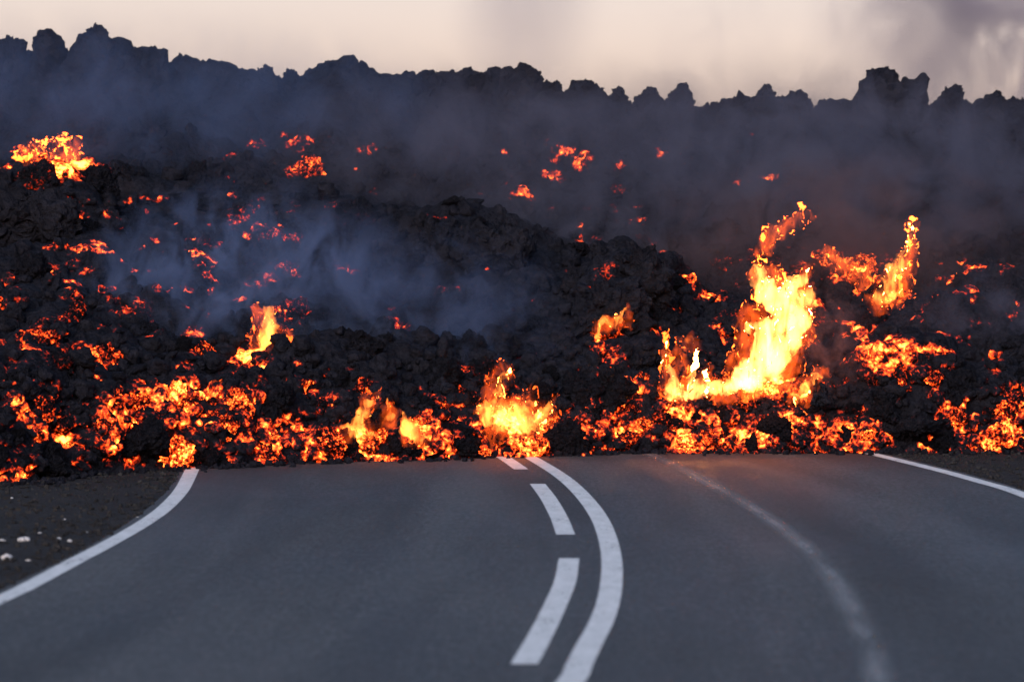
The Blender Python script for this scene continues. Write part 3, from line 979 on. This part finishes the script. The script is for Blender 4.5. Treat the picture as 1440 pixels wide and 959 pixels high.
smoke(1400, 460, 48.0, 180, 120, 1.2, .9, GREY, 'grey smoke low at the right edge', 8, 1.6)
smoke(1370, 30, 85.0, 270, 210, 6.0, .42, DARK, 'dark purple smoke plume in the sky at upper right', 9, .40, .24, .74, .3, (.9, .12, .9))
smoke(740, 10, 85.0, 130, 190, 4.0, .14, DARK, 'faint column of smoke in the sky above the middle ridge', 10, .4, .22, .78, .2, (.8, .12, .7))
smoke(1050, 60, 88.0, 260, 150, 4.0, .05, DARK, 'thin smoke veil in the sky right of the middle', 12, .5)

# ------------------------------------------------------------------ pale stones on the left verge
gs = mat('pale_stone')
cs = gs.n('ShaderNodeTexCoord').outputs['Object']
b = gs.n('ShaderNodeBsdfPrincipled', {'Base Color': gs.mix(gs.noise(cs, 3, 3).outputs[0], (.36, .38, .42, 1), (.15, .16, .18, 1)), 'Roughness': .8})
gs.l(b.outputs[0], gs.out.inputs[0])
V4, T4 = ico(4)
PS = []
for k, s in enumerate([(1.2, 1, .5), (1, .8, .7), (1.5, .9, .45)]):
    m = mesh_np('pale_stone', rock_points(V4, 90 + k, s, .6), T4); m.materials.append(gs.m); PS.append(m)
STN = [(32, 761, .060, 'widest white scrap of stone on the left gravel verge'), (7, 787, .065, 'white stone lowest on the verge, at the left edge of the photo'),
       (2, 761, .03, 'small white stone cut by the left photo edge, above the lowest white stone'), (80, 759, .032, 'small pale stone right of the widest white scrap'),
       (97, 762, .030, 'rightmost pale stone of the row beside the widest white scrap'), (39, 789, .022, 'small grey stone right of the lowest white stone'),
       (55, 750, .018, 'tiny pale stone just above the widest white scrap'), (121, 749, .016, 'tiny pale stone alone on the verge, nearer the edge line'),
       (90, 731, .016, 'tiny pale stone high on the verge above the others'), (15, 701, .022, 'pale stone close to the lava toe at the far left'),
       (193, 728, .016, 'tiny pale stone against the left edge line')]
for k, (px, py, s, lab) in enumerate(STN):
    X, D = gnd(px, py)
    place('pale_stone', PS[k % 3], (X, D, s * .18), s * .66, 0, lab, 'stone', 'pale stones on the left verge', (0, 0, random.uniform(-.5, .5)))

# loose gravel on both verges
vs, ts, off = [], [], 0
V2, T2 = ico(2)
GB = [rock_points(V2, 80 + k, s, .7) for k, s in enumerate(SHAPES)]
for k in range(4200):
    if k % 3:
        D = random.uniform(24, 43); X = left_x(D) - .12 - random.uniform(0, 1) ** 1.3 * 3.0
    else:
        D = random.uniform(37, 46); X = right_x(D) + .16 + random.uniform(0, 1) ** 1.3 * 3.0
    s = random.choice([.008, .01, .013, .02]) * random.uniform(.7, 1.4)
    vs.append(GB[k % 8] * s + np.array([X, D, s * .4])); ts.append(T2 + off); off += len(V2)
me = mesh_np('gravel', np.concatenate(vs), np.concatenate(ts))
o = link('gravel', me, M_GROUND)
tag(o, 'dark loose gravel on the verges', 'gravel', kind='stuff')

# ------------------------------------------------------------------ camera and render settings
cd = bpy.data.cameras.new('camera')
cam = bpy.data.objects.new('camera', cd)
COL.objects.link(cam)
cam.location = (0, 0, CH)
cam.rotation_euler = (math.radians(90) - math.atan((479.5 - HOR) / F), 0, 0)
cd.sensor_width = 36
cd.lens = F / 1440 * 36
cd.clip_start = .5
cd.clip_end = 5000
cd.dof.use_dof = True
cd.dof.focus_distance = 45.8
cd.dof.aperture_fstop = 2.4
SC.camera = cam

SC.render.engine = 'CYCLES'
SC.view_settings.view_transform = 'Standard'
SC.view_settings.look = 'None'
SC.view_settings.gamma = 1
SC.view_settings.exposure = 0.8
c = SC.cycles
c.max_bounces = 5
c.diffuse_bounces = 2
c.glossy_bounces = 2
c.volume_bounces = 0
c.transparent_max_bounces = 12
c.use_denoising = True
c.volume_step_rate = 1.5
c.volume_max_steps = 256
c.use_adaptive_sampling = True
c.adaptive_threshold = .02
